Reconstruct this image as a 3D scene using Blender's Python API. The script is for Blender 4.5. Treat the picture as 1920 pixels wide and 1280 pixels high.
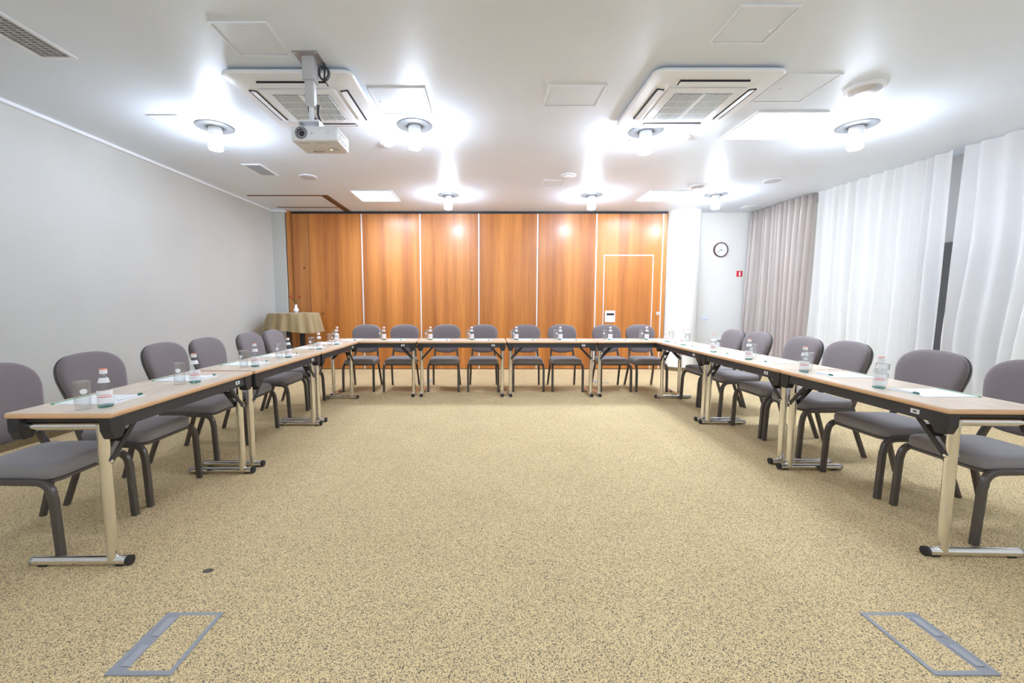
import bpy, bmesh, math, random
from mathutils import Matrix, Vector
PI = math.pi
R = math.radians
rnd = random.Random(7)
scene = bpy.context.scene
COL = scene.collection
for o in list(bpy.data.objects):
    bpy.data.objects.remove(o)

# ------------------------------------------------------------------ camera
cam_d = bpy.data.cameras.new('camera')
cam = bpy.data.objects.new('camera', cam_d)
COL.objects.link(cam)
cam.location = (0, 0, 1.24)
cam.rotation_euler = (PI / 2 - math.atan(70 / 780), 0, 0)
cam_d.sensor_width = 36
cam_d.lens = 780 / 1920 * 36
cam_d.shift_x = 48 / 1920
cam_d.clip_start = 0.05
scene.camera = cam

# ------------------------------------------------------------------ world, exposure
W = bpy.data.worlds.new('world')
scene.world = W
W.use_nodes = True
bg = W.node_tree.nodes['Background']
bg.inputs[0].default_value = (0.95, 0.97, 1.0, 1)
bg.inputs[1].default_value = 0.36
vs = scene.view_settings
vs.view_transform = 'Standard'
vs.look = 'None'
vs.gamma = 1
vs.use_curve_mapping = False
vs.exposure = 1.74
LAMP_E = 55.0      # radiance of the frosted lamp glasses
TUBE_E = 14.5       # radiance of the fluorescent diffusers
CEIL = 2.95

# ------------------------------------------------------------------ materials
def mat(name, col, rough=0.5, metal=0.0, spec=0.5, emit=0.0, ecol=None):
    m = bpy.data.materials.new(name)
    m.use_nodes = True
    b = m.node_tree.nodes['Principled BSDF']
    b.inputs['Base Color'].default_value = (*col, 1)
    b.inputs['Roughness'].default_value = rough
    b.inputs['Metallic'].default_value = metal
    b.inputs['Specular IOR Level'].default_value = spec
    if emit:
        b.inputs['Emission Color'].default_value = (*(ecol or col), 1)
        b.inputs['Emission Strength'].default_value = emit
    return m

def nodes(m):
    return m.node_tree.nodes, m.node_tree.links, m.node_tree.nodes['Principled BSDF']

def ramp(n, stops):
    r = n.new('ShaderNodeValToRGB')
    e = r.color_ramp.elements
    while len(e) < len(stops):
        e.new(0.5)
    for k, (p, c) in enumerate(stops):
        e[k].position = p
        e[k].color = (*c, 1)
    return r

def noise(n, l, scale, detail=2.0, rough=0.5, mapping=None, coord='Object'):
    tc = n.new('ShaderNodeTexCoord')
    nz = n.new('ShaderNodeTexNoise')
    nz.inputs['Scale'].default_value = scale
    nz.inputs['Detail'].default_value = detail
    nz.inputs['Roughness'].default_value = rough
    if mapping:
        mp = n.new('ShaderNodeMapping')
        mp.inputs['Scale'].default_value = mapping
        l.new(tc.outputs[coord], mp.inputs[0])
        l.new(mp.outputs[0], nz.inputs['Vector'])
    else:
        l.new(tc.outputs[coord], nz.inputs['Vector'])
    return nz

def mixc(n, l, a, b, fac, mode='MIX'):
    m = n.new('ShaderNodeMix')
    m.data_type = 'RGBA'
    m.blend_type = mode
    for sock, v in ((m.inputs[6], a), (m.inputs[7], b), (m.inputs[0], fac)):
        if hasattr(v, 'links') or hasattr(v, 'is_linked'):
            l.new(v, sock)
        else:
            sock.default_value = v if not isinstance(v, tuple) else (*v, 1)
    return m.outputs[2]

def bump(n, l, b, h, strength, dist):
    bp = n.new('ShaderNodeBump')
    bp.inputs['Strength'].default_value = strength
    bp.inputs['Distance'].default_value = dist
    l.new(h, bp.inputs['Height'])
    l.new(bp.outputs[0], b.inputs['Normal'])

def carpet(name, dark, mid, light):
    m = mat(name, mid, 0.95, spec=0.1)
    n, l, b = nodes(m)
    a = noise(n, l, 225, 3, 0.65)
    mp = n.new('ShaderNodeMapping')
    mp.inputs['Location'].default_value = (0.113, 0.271, 0.25498)
    l.new(a.inputs['Vector'].links[0].from_socket, mp.inputs[0])
    l.new(mp.outputs[0], a.inputs['Vector'])
    r = ramp(n, [(0.40, dark), (0.47, mid), (0.60, light)])
    l.new(a.outputs['Fac'], r.inputs[0])
    c = noise(n, l, 2.2, 3)
    r2 = ramp(n, [(0.3, (0.96, 0.95, 0.94)), (0.7, (1.03, 1.03, 1.02))])
    l.new(c.outputs['Fac'], r2.inputs[0])
    l.new(mixc(n, l, r.outputs[0], r2.outputs[0], 1.0, 'MULTIPLY'), b.inputs['Base Color'])
    bump(n, l, b, a.outputs['Fac'], 0.25, 0.004)
    return m

def wood(name, c0, c1, c2, rough, sc=1.0, axis='z', spec=0.5):
    m = mat(name, c1, rough, spec=spec)
    n, l, b = nodes(m)
    big = {'z': (5.5, 5.5, 0.15), 'x': (0.3, 10, 6)}[axis]
    fine = {'z': (60, 60, 1.6), 'x': (3, 90, 60)}[axis]
    a = noise(n, l, 1.0 * sc, 2, 0.5, big)
    f = noise(n, l, 1.0 * sc, 4, 0.6, fine)
    r = ramp(n, [(0.32, c0), (0.5, c1), (0.68, c2)])
    l.new(a.outputs['Fac'], r.inputs[0])
    rf = ramp(n, [(0.3, (0.82, 0.78, 0.74)), (0.6, (1.05, 1.05, 1.05))])
    l.new(f.outputs['Fac'], rf.inputs[0])
    col = mixc(n, l, r.outputs[0], rf.outputs[0], 1.0, 'MULTIPLY')
    if axis == 'z':
        k = noise(n, l, 1.0, 3, 0.6, (3.2, 3.2, 1.3))
        rk = ramp(n, [(0.24, (0.62, 0.55, 0.5)), (0.36, (1, 1, 1))])
        l.new(k.outputs['Fac'], rk.inputs[0])
        col = mixc(n, l, col, rk.outputs[0], 0.8, 'MULTIPLY')
    l.new(col, b.inputs['Base Color'])
    return m

def fabric(name, c, scale=500, amt=0.12, rough=0.9, sheen=0.3):
    m = mat(name, c, rough, spec=0.2)
    n, l, b = nodes(m)
    a = noise(n, l, scale, 2)
    lo = tuple(x * (1 - amt) for x in c)
    hi = tuple(x * (1 + amt) for x in c)
    r = ramp(n, [(0.3, lo), (0.7, hi)])
    l.new(a.outputs['Fac'], r.inputs[0])
    l.new(r.outputs[0], b.inputs['Base Color'])
    b.inputs['Sheen Weight'].default_value = sheen
    b.inputs['Sheen Roughness'].default_value = 0.5
    return m

def plaster(name, c, rough=0.6, amt=0.025, spec=0.3):
    m = mat(name, c, rough, spec=spec)
    n, l, b = nodes(m)
    a = noise(n, l, 1.7, 3)
    r = ramp(n, [(0.3, tuple(x * (1 - amt) for x in c)), (0.7, tuple(min(1, x * (1 + amt)) for x in c))])
    l.new(a.outputs['Fac'], r.inputs[0])
    l.new(r.outputs[0], b.inputs['Base Color'])
    f = noise(n, l, 240, 2)
    bump(n, l, b, f.outputs['Fac'], 0.08, 0.002)
    return m

def thin_glass(name, tint, rough=0.02, base=0.05):
    m = bpy.data.materials.new(name)
    m.use_nodes = True
    n, l = m.node_tree.nodes, m.node_tree.links
    for x in list(n):
        n.remove(x)
    out = n.new('ShaderNodeOutputMaterial')
    t = n.new('ShaderNodeBsdfTransparent')
    t.inputs[0].default_value = (*tint, 1)
    g = n.new('ShaderNodeBsdfGlossy')
    g.inputs['Roughness'].default_value = rough
    lw = n.new('ShaderNodeLayerWeight')
    lw.inputs[0].default_value = 0.5
    pw = n.new('ShaderNodeMath')
    pw.operation = 'POWER'
    pw.inputs[1].default_value = 3.5
    f = n.new('ShaderNodeMath')
    f.operation = 'MULTIPLY_ADD'
    f.inputs[1].default_value = 0.7
    f.inputs[2].default_value = base
    l.new(lw.outputs['Facing'], pw.inputs[0])
    l.new(pw.outputs[0], f.inputs[0])
    mx = n.new('ShaderNodeMixShader')
    l.new(f.outputs[0], mx.inputs[0])
    l.new(t.outputs[0], mx.inputs[1])
    l.new(g.outputs[0], mx.inputs[2])
    l.new(mx.outputs[0], out.inputs[0])
    return m

def sheer_mat(name, col, clear, transl):
    m = bpy.data.materials.new(name)
    m.use_nodes = True
    n, l = m.node_tree.nodes, m.node_tree.links
    for x in list(n):
        n.remove(x)
    out = n.new('ShaderNodeOutputMaterial')
    d = n.new('ShaderNodeBsdfDiffuse')
    d.inputs[0].default_value = (*col, 1)
    t = n.new('ShaderNodeBsdfTranslucent')
    t.inputs[0].default_value = (*col, 1)
    tr = n.new('ShaderNodeBsdfTransparent')
    m1 = n.new('ShaderNodeMixShader')
    m1.inputs[0].default_value = transl
    m2 = n.new('ShaderNodeMixShader')
    m2.inputs[0].default_value = clear
    l.new(d.outputs[0], m1.inputs[1])
    l.new(t.outputs[0], m1.inputs[2])
    l.new(m1.outputs[0], m2.inputs[1])
    l.new(tr.outputs[0], m2.inputs[2])
    l.new(m2.outputs[0], out.inputs[0])
    return m

M = {}
M['carpet'] = carpet('carpet', (0.10, 0.095, 0.09), (0.655, 0.485, 0.252), (0.84, 0.66, 0.37))
M['base'] = carpet('carpet_skirting', (0.06, 0.05, 0.03), (0.20, 0.145, 0.075), (0.27, 0.20, 0.11))
M['ceiling'] = plaster('ceiling_paint', (0.755, 0.815, 0.89), 0.42, 0.01, 0.5)
M['wall_l'] = plaster('grey_green_paint', (0.545, 0.54, 0.50), 0.5)
M['wall_w'] = plaster('white_paint', (0.89, 0.87, 0.82), 0.6)
M['white'] = mat('white_plastic', (0.85, 0.875, 0.91), 0.35)
M['white_m'] = mat('white_enamel', (0.82, 0.84, 0.87), 0.3)
M['hatch'] = M['ceiling']
M['hatch_f'] = mat('hatch_rim', (0.82, 0.86, 0.91), 0.3)
M['veneer'] = wood('partition_veneer', (0.38, 0.118, 0.015), (0.52, 0.176, 0.025), (0.64, 0.24, 0.040), 0.45)
M['veneer_s'] = wood('partition_veneer_strip', (0.34, 0.115, 0.02), (0.46, 0.165, 0.03), (0.56, 0.22, 0.042), 0.42)
for k_ in ('veneer', 'veneer_s'):
    b_ = M[k_].node_tree.nodes['Principled BSDF']
    b_.inputs['Coat Weight'].default_value = 0.55
    b_.inputs['Coat Roughness'].default_value = 0.26
M['brown'] = mat('brown_track', (0.15, 0.065, 0.03), 0.5)
M['blackrail'] = mat('black_rail', (0.012, 0.012, 0.016), 0.5)
M['alu'] = mat('aluminium_seam', (0.80, 0.79, 0.78), 0.35, 0.3)
M['beech'] = wood('beech_top', (0.79, 0.64, 0.49), (0.84, 0.69, 0.54), (0.87, 0.73, 0.58), 0.26, 1.0, 'x')
M['beech_e'] = mat('beech_lipping', (0.72, 0.44, 0.24), 0.35)
M['apron'] = mat('black_steel', (0.035, 0.035, 0.04), 0.45)
M['bracket'] = mat('black_bracket', (0.022, 0.022, 0.025), 0.4)
M['chrome'] = mat('chrome', (0.84, 0.83, 0.81), 0.14, 1.0)
M['rubber'] = mat('black_rubber', (0.02, 0.02, 0.02), 0.6)
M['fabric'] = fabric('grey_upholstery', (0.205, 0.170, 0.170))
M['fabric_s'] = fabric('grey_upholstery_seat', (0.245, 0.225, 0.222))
M['shell'] = mat('back_shell', (0.085, 0.08, 0.078), 0.45)
M['frame'] = mat('dark_chair_frame', (0.10, 0.086, 0.077), 0.32, 0.3)
M['glass'] = thin_glass('clear_glass', (0.965, 0.975, 0.975), base=0.08)
M['glass_rim'] = thin_glass('glass_rim', (0.9, 0.92, 0.92), 0.1, 0.45)
M['bottle'] = thin_glass('bottle_glass', (0.95, 0.975, 0.975))
M['base_g'] = thin_glass('bottle_base', (0.45, 0.68, 0.66))
M['label'] = mat('white_label', (0.86, 0.86, 0.87), 0.5)
M['red'] = mat('red_print', (0.75, 0.10, 0.08), 0.5)
M['cap'] = mat('white_cap', (0.85, 0.84, 0.84), 0.35)
M['capred'] = mat('orange_cap_top', (0.85, 0.22, 0.13), 0.4)
M['paper'] = mat('paper', (0.90, 0.90, 0.90), 0.7)
M['green'] = mat('green_binding', (0.05, 0.36, 0.17), 0.5)
M['pengreen'] = mat('green_pen_cap', (0.01, 0.13, 0.07), 0.35)
M['lampglass'] = mat('frosted_lamp_glass', (0.86, 0.86, 0.86), 0.35)
M['lamplit'] = mat('lit_lamp_glass', (1, 1, 1), 0.4, emit=LAMP_E, ecol=(0.78, 0.90, 1.10))
M['plateshade'] = mat('lamp_plate_shade', (0.075, 0.073, 0.070), 0.6, spec=0.2)  # shade of the recess around the lamp, put into the disc's dark colour
M['tube'] = mat('lit_diffuser', (1, 1, 1), 0.5, emit=TUBE_E, ecol=(0.80, 0.91, 1.10))
M['louvre'] = mat('louvre_metal', (0.7, 0.7, 0.71), 0.3, 0.3)
M['dark'] = mat('dark_gap', (0.03, 0.028, 0.028), 0.7)
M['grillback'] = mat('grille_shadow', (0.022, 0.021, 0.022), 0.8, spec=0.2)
M['ventback'] = mat('vent_duct', (0.45, 0.46, 0.48), 0.8)
M['steel'] = mat('brushed_steel', (0.42, 0.41, 0.42), 0.35, 0.8)
M['silver'] = mat('silver_paint', (0.62, 0.62, 0.63), 0.3, 0.5)
M['greybox'] = mat('floor_box_plastic', (0.30, 0.31, 0.33), 0.45)
M['greybox2'] = mat('floor_box_flap', (0.38, 0.385, 0.40), 0.3)
M['cable'] = mat('dark_cable', (0.03, 0.03, 0.035), 0.5)
M['proj_b'] = mat('projector_underside', (0.72, 0.68, 0.66), 0.45)
M['lensgrey'] = mat('lens_barrel', (0.22, 0.22, 0.24), 0.4)
M['lens'] = mat('lens_glass', (0.02, 0.02, 0.03), 0.05)
M['amber'] = mat('amber_button', (1.0, 0.5, 0.15), 0.4, emit=1.2, ecol=(1.0, 0.5, 0.2))
M['speaker'] = mat('speaker_mesh', (0.55, 0.56, 0.58), 0.6)
M['cloth'] = fabric('olive_tablecloth', (0.33, 0.24, 0.12), 300, 0.08, 0.8)
M['blackleg'] = mat('black_table_leg', (0.015, 0.015, 0.02), 0.4)
M['porcelain'] = mat('porcelain', (0.86, 0.86, 0.86), 0.15)
M['petal'] = mat('carnation_petal', (0.75, 0.02, 0.10), 0.6)
M['stem'] = mat('flower_stem', (0.06, 0.22, 0.06), 0.6)
M['drape'] = fabric('taupe_drape', (0.53, 0.455, 0.41), 400, 0.05, 0.42, 0.3)
M['drape'].node_tree.nodes['Principled BSDF'].inputs['Specular IOR Level'].default_value = 0.5
M['sheer'] = sheer_mat('white_sheer', (0.92, 0.915, 0.90), 0.05, 0.42)
M['wframe'] = mat('grey_window_frame', (0.14, 0.14, 0.145), 0.4)
M['wglass'] = thin_glass('window_glass', (0.95, 0.97, 0.97))
M['pier'] = plaster('light_grey_pier', (0.62, 0.62, 0.62))
M['clockrim'] = mat('clock_rim', (0.10, 0.025, 0.025), 0.3)
M['ink'] = mat('dark_ink', (0.05, 0.05, 0.06), 0.6)
M['signred'] = mat('sign_red', (0.80, 0.03, 0.05), 0.4)
M['stain'] = mat('carpet_stain', (0.12, 0.10, 0.08), 0.9)

# ------------------------------------------------------------------ mesh helpers
class MB:
    def __init__(s):
        s.v, s.f = [], []
    def add(s, vs, fs, mx=None):
        o = len(s.v)
        s.v += [tuple(mx @ Vector(v)) if mx is not None else tuple(v) for v in vs]
        s.f += [tuple(i + o for i in f) for f in fs]
        return s
    def box(s, x0, x1, y0, y1, z0, z1, mx=None):
        vs = [(x, y, z) for z in (z0, z1) for y in (y0, y1) for x in (x0, x1)]
        return s.add(vs, [(0, 2, 3, 1), (4, 5, 7, 6), (0, 1, 5, 4), (2, 6, 7, 3), (0, 4, 6, 2), (1, 3, 7, 5)], mx)
    def loft(s, rings, cap0=True, cap1=True, mx=None, closed=True):
        n = len(rings[0])
        vs = [p for r in rings for p in r]
        fs = []
        for k in range(len(rings) - 1):
            for i in range(n if closed else n - 1):
                j = (i + 1) % n
                fs.append((k * n + i, k * n + j, (k + 1) * n + j, (k + 1) * n + i))
        if cap0:
            fs.append(tuple(range(n - 1, -1, -1)))
        if cap1:
            fs.append(tuple((len(rings) - 1) * n + i for i in range(n)))
        return s.add(vs, fs, mx)
    def lathe(s, prof, seg=24, mx=None, cap0=True, cap1=True):
        rings = [[(r * math.cos(2 * PI * i / seg), r * math.sin(2 * PI * i / seg), z) for i in range(seg)] for r, z in prof]
        return s.loft(rings, cap0, cap1, mx)
    def bar(s, p0, p1, w, h=None, up=(0, 0, 1)):
        """straight rectangular bar from p0 to p1"""
        h = h or w
        p0, p1 = Vector(p0), Vector(p1)
        d = (p1 - p0).normalized()
        u = Vector(up)
        if abs(d.dot(u)) > 0.98:
            u = Vector((0, 1, 0))
        a = d.cross(u).normalized()
        b = a.cross(d).normalized()
        r = [[p + a * sx * w / 2 + b * sz * h / 2 for sx, sz in ((-1, -1), (1, -1), (1, 1), (-1, 1))] for p in (p0, p1)]
        return s.loft(r)
    def cyl(s, p0, p1, r, seg=16, r1=None):
        return s.tube([p0, p1], r, seg, r1)
    def tube(s, pts, r, seg=12, r1=None, sq=None):
        """swept tube; sq gives a rounded rectangular section (w, h, corner)"""
        pts = [Vector(p) for p in pts]
        rings = []
        ref = None
        for k, p in enumerate(pts):
            d = (pts[min(k + 1, len(pts) - 1)] - pts[max(k - 1, 0)]).normalized()
            if ref is None:
                ref = Vector((1, 0, 0)) if abs(d.x) < 0.9 else Vector((0, 0, 1))
            a = (ref - d * ref.dot(d)).normalized()
            b = d.cross(a).normalized()
            ref = a
            if sq:
                w, h, c = sq
                ring = []
                for cx, cy, a0 in ((w / 2 - c, h / 2 - c, 0), (-w / 2 + c, h / 2 - c, 90), (-w / 2 + c, -h / 2 + c, 180), (w / 2 - c, -h / 2 + c, 270)):
                    for t in (0, 45, 90):
                        ring.append(p + a * (cx + c * math.cos(R(a0 + t))) + b * (cy + c * math.sin(R(a0 + t))))
            else:
                rr = r if r1 is None else r + (r1 - r) * k / (len(pts) - 1)
                ring = [p + (a * math.cos(2 * PI * i / seg) + b * math.sin(2 * PI * i / seg)) * rr for i in range(seg)]
            rings.append(ring)
        return s.loft(rings)
    def prism(s, poly, z0, z1, mx=None):
        return s.loft([[(x, y, z0) for x, y in poly], [(x, y, z1) for x, y in poly]], mx=mx)
    def ring(s, x0, x1, y0, y1, t, z0, z1):
        """rectangular picture-frame ring with border t"""
        o = [(x0, y0), (x1, y0), (x1, y1), (x0, y1)]
        i = [(x0 + t, y0 + t), (x1 - t, y0 + t), (x1 - t, y1 - t), (x0 + t, y1 - t)]
        vs = [(x, y, z) for z in (z0, z1) for ring in (o, i) for x, y in ring]
        fs = []
        for k in range(4):
            j = (k + 1) % 4
            fs += [(k, j, 8 + j, 8 + k), (4 + k, 12 + k, 12 + j, 4 + j), (k, 4 + k, 4 + j, j), (8 + k, 8 + j, 12 + j, 12 + k)]
        return s.add(vs, fs)
    def build(s, name, m, parent=None, smooth=None, bevel=None, loc=None):
        me = bpy.data.meshes.new(name)
        me.from_pydata(s.v, [], s.f)
        bm = bmesh.new()
        bm.from_mesh(me)
        bmesh.ops.recalc_face_normals(bm, faces=bm.faces)
        if bevel:
            bmesh.ops.bevel(bm, geom=list(bm.edges), offset=bevel, segments=2, affect='EDGES', profile=0.5)
        bm.to_mesh(me)
        bm.free()
        if smooth:
            for p in me.polygons:
                p.use_smooth = True
            me.set_sharp_from_angle(angle=R(smooth))
        me.materials.append(M[m] if isinstance(m, str) else m)
        o = bpy.data.objects.new(name, me)
        COL.objects.link(o)
        if parent:
            o.parent = parent
        if loc:
            o.location = loc
        return o

def rrect(w, d, r, seg=5, cx=0, cy=0):
    out = []
    for sx, sy, a0 in ((1, 1, 0), (-1, 1, 90), (-1, -1, 180), (1, -1, 270)):
        for k in range(seg + 1):
            a = R(a0 + 90 * k / seg)
            out.append((cx + sx * (w / 2 - r) + r * math.cos(a), cy + sy * (d / 2 - r) + r * math.sin(a)))
    return out

def empty(name, loc=(0, 0, 0), rz=0):
    o = bpy.data.objects.new(name, None)
    o.empty_display_size = 0.1
    COL.objects.link(o)
    o.location = loc
    o.rotation_euler = (0, 0, rz)
    return o

def tag(o, label, cat, group=None):
    o['label'] = label
    o['category'] = cat
    if group:
        o['group'] = group
    return o

def struct(o, label=None, cat=None):
    o['kind'] = 'structure'
    if label:
        o['label'] = label
    if cat:
        o['category'] = cat
    return o

def copy_tree(o, parent=None):
    c = o.copy()
    COL.objects.link(c)
    c.parent = parent
    for ch in list(o.children):
        copy_tree(ch, c)
    return c

def place(proto, used, loc, rz, label, scale=None):
    """first call moves the prototype, later calls copy it"""
    o = copy_tree(proto) if used[0] else proto
    used[0] = True
    o.location = loc
    o.rotation_euler = (0, 0, rz)
    o['label'] = label
    return o

def text_mesh(body, size, depth=0.0004):
    c = bpy.data.curves.new('lettering', 'FONT')
    c.body = body
    c.size = size
    c.extrude = depth
    c.align_x = 'CENTER'
    c.align_y = 'CENTER'
    o = bpy.data.objects.new('lettering', c)
    COL.objects.link(o)
    dg = bpy.context.evaluated_depsgraph_get()
    me = bpy.data.meshes.new_from_object(o.evaluated_get(dg))
    vs = [tuple(v.co) for v in me.vertices]
    fs = [tuple(p.vertices) for p in me.polygons]
    bpy.data.objects.remove(o)
    bpy.data.curves.remove(c)
    bpy.data.meshes.remove(me)
    return vs, fs

ORD = ['nearest', 'second', 'third', 'fourth', 'fifth', 'sixth', 'seventh', 'eighth']

# ------------------------------------------------------------------ room shell
YB = 7.88                    # partition plane
YF = -2.2                    # wall behind the camera
def xl(y):                   # left wall line
    return -3.94 - (7.89 - y) * 0.03
def xr(y):                   # curtain line
    return 4.90 + (7.8 - y) * 0.066

struct(MB().box(-4.6, 6.4, YF - 0.15, 8.4, -0.1, 0).build('floor', 'carpet'), 'tan carpet with dark flecks across the room', 'floor')
struct(MB().box(-4.6, 6.4, YF - 0.15, 8.4, CEIL, CEIL + 0.1).build('ceiling', 'ceiling'), 'satin white ceiling', 'ceiling')
struct(MB().prism([(xl(8.3) , 8.3), (xl(YF), YF), (xl(YF) - 0.15, YF), (xl(8.3) - 0.15, 8.3)], 0, CEIL).build('wall_left', 'wall_l'), 'pale grey-green painted wall', 'wall')
struct(MB().box(xl(7.8), -3.72, 7.80, 7.98, 0, CEIL).build('wall_stub', 'wall_l'), 'narrow grey-green wall return beside the partition', 'wall')
struct(MB().box(-4.1, 6.3, 8.0, 8.15, 0, CEIL).build('wall_back', 'wall_w'), 'white painted back wall right of the column', 'wall')
struct(MB().box(-4.5, 6.3, YF - 0.15, YF, 0, CEIL).build('wall_front', 'wall_w'), 'plain white wall behind the viewer', 'wall')
for nm, y0, y1 in (('baseboard_left', YF, 7.79),):
    struct(MB().prism([(xl(y0), y0), (xl(y0) + 0.012, y0), (xl(y1) + 0.012, y1), (xl(y1), y1)], 0, 0.085).build(nm, 'base'), 'brown carpet skirting along the grey wall', 'baseboard')
struct(MB().box(xl(7.8) + 0.012, -3.70, 7.788, 7.80, 0, 0.085).build('baseboard_stub', 'base'), 'brown carpet skirting on the wall return', 'baseboard')
struct(MB().box(3.97, 4.95, 7.988, 8.0, 0, 0.06).build('baseboard_back', 'base'), 'brown carpet skirting under the clock', 'baseboard')
# white cornice on the grey wall
struct(MB().prism([(xl(YF), YF), (xl(YF) + 0.035, YF), (xl(7.76) + 0.035, 7.765), (-3.685, 7.765), (-3.685, 7.98), (-3.72, 7.98), (-3.72, 7.80), (xl(7.8), 7.80)], CEIL - 0.03, CEIL).build('trim_1', 'white_m'), 'thin white cornice strip along the grey wall', 'trim')
# round column
colm = MB().lathe([(0.305, 0.06), (0.305, CEIL)], 48).build('column', 'wall_w', smooth=40, loc=(3.675, 7.93, 0))
struct(colm, 'round white column between the partition and the clock wall', 'column')
MB().lathe([(0.315, 0.0), (0.315, 0.07), (0.305, 0.07)], 48).build('skirting', 'base', colm, smooth=40)

# ------------------------------------------------------------------ window wall (behind the curtains)
RWANG = math.atan(0.066)
RW0 = (xr(7.95) + 0.34, 7.95, 0)
def rwall(o):
    o.location = RW0
    o.rotation_euler = (0, 0, RWANG)
    return o
mb = MB()
for a, b in ((-0.75, 0.05), (-3.75, -2.72), (-7.1, -6.9), (-10.3, -10.0)):
    mb.box(0, 0.18, a, b, 0, CEIL)
struct(rwall(mb.build('wall_right', 'pier')), 'light grey piers between the curtained windows', 'wall')
for k, (a, b) in enumerate(((-2.72, -0.75), (-6.9, -3.75), (-10.0, -7.1))):
    w = rwall(empty('window_%d' % (k + 1)))
    struct(w, ('far window behind the taupe drape and sheer', 'middle window behind the white sheer', 'window beside the viewer, outside the picture')[k], 'window')
    t = 0.06
    f = MB().box(0.04, 0.12, a, a + t, 0, CEIL).box(0.04, 0.12, b - t, b, 0, CEIL).box(0.04, 0.12, a + t, b - t, 0, t).box(0.04, 0.12, a + t, b - t, CEIL - t, CEIL)
    f.build('window_frame', 'wframe', w)
    n = max(2, round((b - a) / 1.0))
    st = (b - a - 2 * t) / n
    for i in range(n):
        y0 = a + t + i * st
        if i:
            MB().box(0.05, 0.11, y0 - 0.025, y0 + 0.025, t, CEIL - t).build('mullion', 'wframe', w)
        MB().box(0.076, 0.084, y0 + (0.025 if i else 0), y0 + st - (0.025 if i < n - 1 else 0), t, CEIL - t).build('pane', 'wglass', w)
d = rwall(empty('door_1'))
struct(d, 'dark grey door frame glimpsed through the gap between sheers', 'door')
MB().box(-0.03, 0.0, -3.66, -3.58, 0, 1.96).box(-0.03, 0.0, -2.92, -2.84, 0, 1.96).box(-0.03, 0.0, -3.58, -2.92, 1.88, 1.96).build('door_frame', 'wframe', d)
MB().box(-0.02, 0.0, -3.58, -2.92, 0.005, 1.88).build('door_leaf', 'wframe', d)

# ------------------------------------------------------------------ sliding partition
P = tag(empty('sliding_partition', (0, YB, 0)), 'tall orange-brown veneer sliding partition across the back of the room', 'partition')
seams = [-3.31, -2.318, -1.232, -0.141, 0.952, 2.047]
edges = [-3.62] + seams + [3.285, 3.36]
H = 2.905
for i in range(len(edges) - 1):
    a, b = edges[i], edges[i + 1]
    g = 0.0035
    if i == 6:   # the panel with the pass door
        mb = MB().box(a + g, 2.195, 0, 0.09, 0.012, H).box(3.125, b - g, 0, 0.09, 0.012, H).box(2.195, 3.125, 0, 0.09, 2.155, H)
        o = mb.build('panel', 'veneer', P)
    else:
        o = MB().box(a + g, b - g, 0, 0.09, 0.012, H).build('panel', 'veneer_s' if i in (0, 7) else 'veneer', P)
MB().box(-3.70, -3.625, -0.03, 0.10, 0.0, CEIL - 0.002).build('end_post', 'veneer_s', P)
for x in seams[1:] + [3.285]:
    MB().box(x - 0.011, x + 0.011, -0.004, 0.05, 0.012, H).build('seam_strip', 'alu', P)
MB().box(-3.31 - 0.004, -3.31 + 0.004, -0.002, 0.05, 0.012, H).build('seam_strip', 'brown', P)
MB().box(-3.62, 3.36, 0.005, 0.085, H, CEIL).build('top_rail', 'blackrail', P)
MB().box(-3.62, 3.36, 0.005, 0.085, 0.0, 0.012).build('floor_seal', 'blackrail', P)
dr = MB().box(2.213, 3.107, 0, 0.08, 0.015, 2.137).build('pass_door', 'veneer', P)
MB().box(2.195, 2.211, -0.005, 0.06, 0.012, 2.155).box(3.109, 3.125, -0.005, 0.06, 0.012, 2.155).box(2.211, 3.109, -0.005, 0.06, 2.139, 2.155).build('door_trim', 'alu', P)
hp = MB().prism(rrect(0.19, 0.215, 0.015), 0, 0.012, Matrix.Translation((2.335, 0.0, 1.01)) @ Matrix.Rotation(PI / 2, 4, 'X')).build('handle_plate', 'white', dr)
MB().box(2.26, 2.41, -0.02, -0.012, 1.07, 1.085).build('handle_lip', 'white', dr)
MB().box(2.27, 2.41, -0.014, -0.012, 1.03, 1.068).build('handle_recess', 'grillback', dr)
MB().box(2.262, 2.268, -0.014, -0.012, 0.945, 0.965).build('key_slot', 'ink', dr)
MB().cyl((3.237, -0.012, 1.065), (3.237, 0.02, 1.065), 0.032, 24).build('lock_rosette', 'alu', P, smooth=40)
MB().cyl((3.237, -0.014, 1.065), (3.237, 0.0, 1.065), 0.008, 12).build('keyhole', 'ink', P, smooth=40)
for x, z in ((-3.41, 1.92), (-3.09, 1.06)):
    MB().cyl((x, -0.003, z), (x, 0.01, z), 0.022, 16).build('plug', 'brown', P, smooth=40)

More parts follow.
